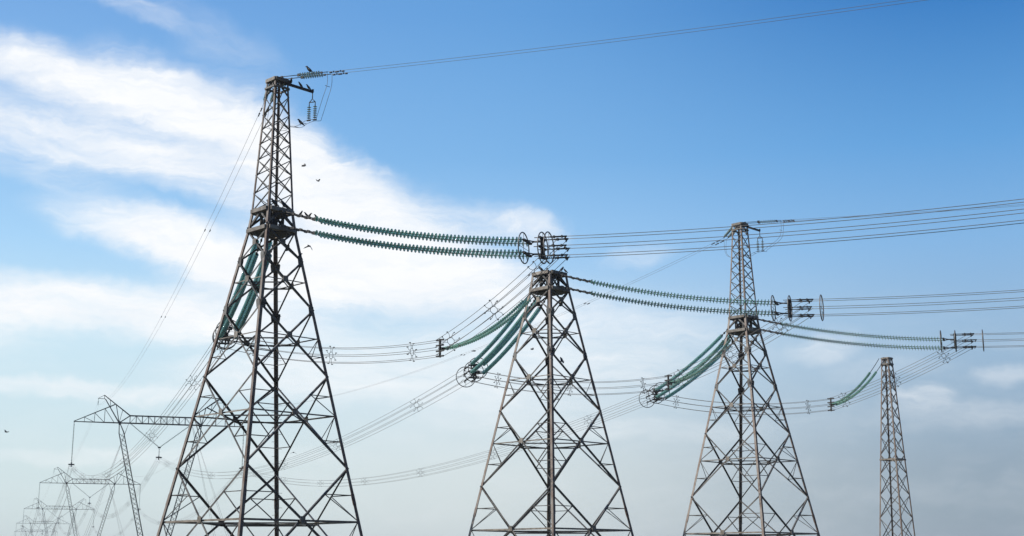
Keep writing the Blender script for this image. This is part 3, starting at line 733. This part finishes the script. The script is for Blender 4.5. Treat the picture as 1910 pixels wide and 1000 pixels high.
for k, (t, yw, lb) in enumerate(((1.15, -30, 'dark bird nearest the leg among those on the upper link of the tallest pylon'), (1.5, 200, 'dark bird on the upper link chain, second from the tallest pylon leg'),
                              (1.72, 0, 'dark bird on the upper link chain, third from the tallest pylon leg'), (2.15, 200, 'plump dark bird closest to the glass discs of the tallest pylon'))):
    perched(link(T1, t, 0) + UP * .07, R(yw), lb, .72)
perched(T1 + V((.25, -.95, ZU + .1)), R(200), 'dark bird on the platform of the tallest pylon, beside its front leg', 1.15)
perched(T1 + V((.72, -.42, ZU + .1)), R(210), 'dark bird on the right edge beam of the tallest pylon platform', 1.1)
perched(T1 + V((-.05, -1.05, ZU + .12)), R(150), 'dark bird tucked against the front leg at the tallest pylon platform', .9)
perched(T2 + V((.85, -.38, ZU + .1)), R(40), 'bird standing on the right rim of the flat topped pylon', 1.0)
perched(T2 + V((1.1, -.1, ZU + .1)), R(190), 'smaller bird at the right corner of the flat topped pylon', .75)
perched(T2 + V((-.62, -.6, ZU + .1)), R(170), 'bird on the left rim of the flat topped pylon', .95)
perched(corner(T1, 2, 18.95) + V((-.12, -.1, 0)), R(20), 'small bird on the gusset of the right leg of the tallest pylon', .75)
def air(az, el, dist): return V((math.sin(R(az)) * math.cos(R(el)), math.cos(R(az)) * math.cos(R(el)), math.sin(R(el)))) * dist + V((0, 0, 1.7))
FLY = [(-9.06, 16.52, 130, -20, .5, .55, 'upper of two birds flying before the white cloud right of the tallest pylon peak'),
       (-8.44, 15.92, 150, 60, .1, .7, 'lower of two birds flying before the white cloud right of the tallest pylon peak'),
       (-8.72, 13.2, 95, 75, .25, -.55, 'bird with drooped wings flying just below the glass strings of the tallest pylon'),
       (-1.62, 8.92, 140, 10, .1, .2, 'tiny bird in flight above the corona rings left of the flat topped pylon'),
       (.87, 8.99, 170, -30, .3, .6, 'tiny bird flying seen through the lattice of the flat topped pylon'),
       (2.12, 8.49, 110, 30, .9, .4, 'pale grey bird gliding seen through the right side of the flat topped pylon'),
       (-20.37, 5.19, 150, 70, .3, .5, 'lone bird in the empty sky near the left frame edge'),
       (-9.08, 4.63, 160, 80, .1, -.3, 'distant bird like a dot low behind the bracing of the tallest pylon')]
for a_, e_, D_, yw, rl, fl, lb in FLY:
    flying(air(a_, e_, D_), R(yw), rl, fl, lb, .8)

# ---------------------------------------------------------------- haze
hm = bpy.data.materials.new('thin_air'); hm.use_nodes = True; hn = hm.node_tree.nodes; hn.clear()
ho = hn.new('ShaderNodeOutputMaterial'); hv = hn.new('ShaderNodeVolumePrincipled')
hv.inputs['Color'].default_value = (.86, .93, 1.0, 1); hv.inputs['Density'].default_value = .0002; hv.inputs['Anisotropy'].default_value = .0
hm.node_tree.links.new(hv.outputs[0], ho.inputs['Volume'])
h = MB(); h.box(V((0, -3100, 19)), V((0, 3100, 19)), 6200, 40)
tag(h.build('haze', hm), None, None, kind='stuff')
for o in sc.objects:
    if '_o' in o: del o['_o']
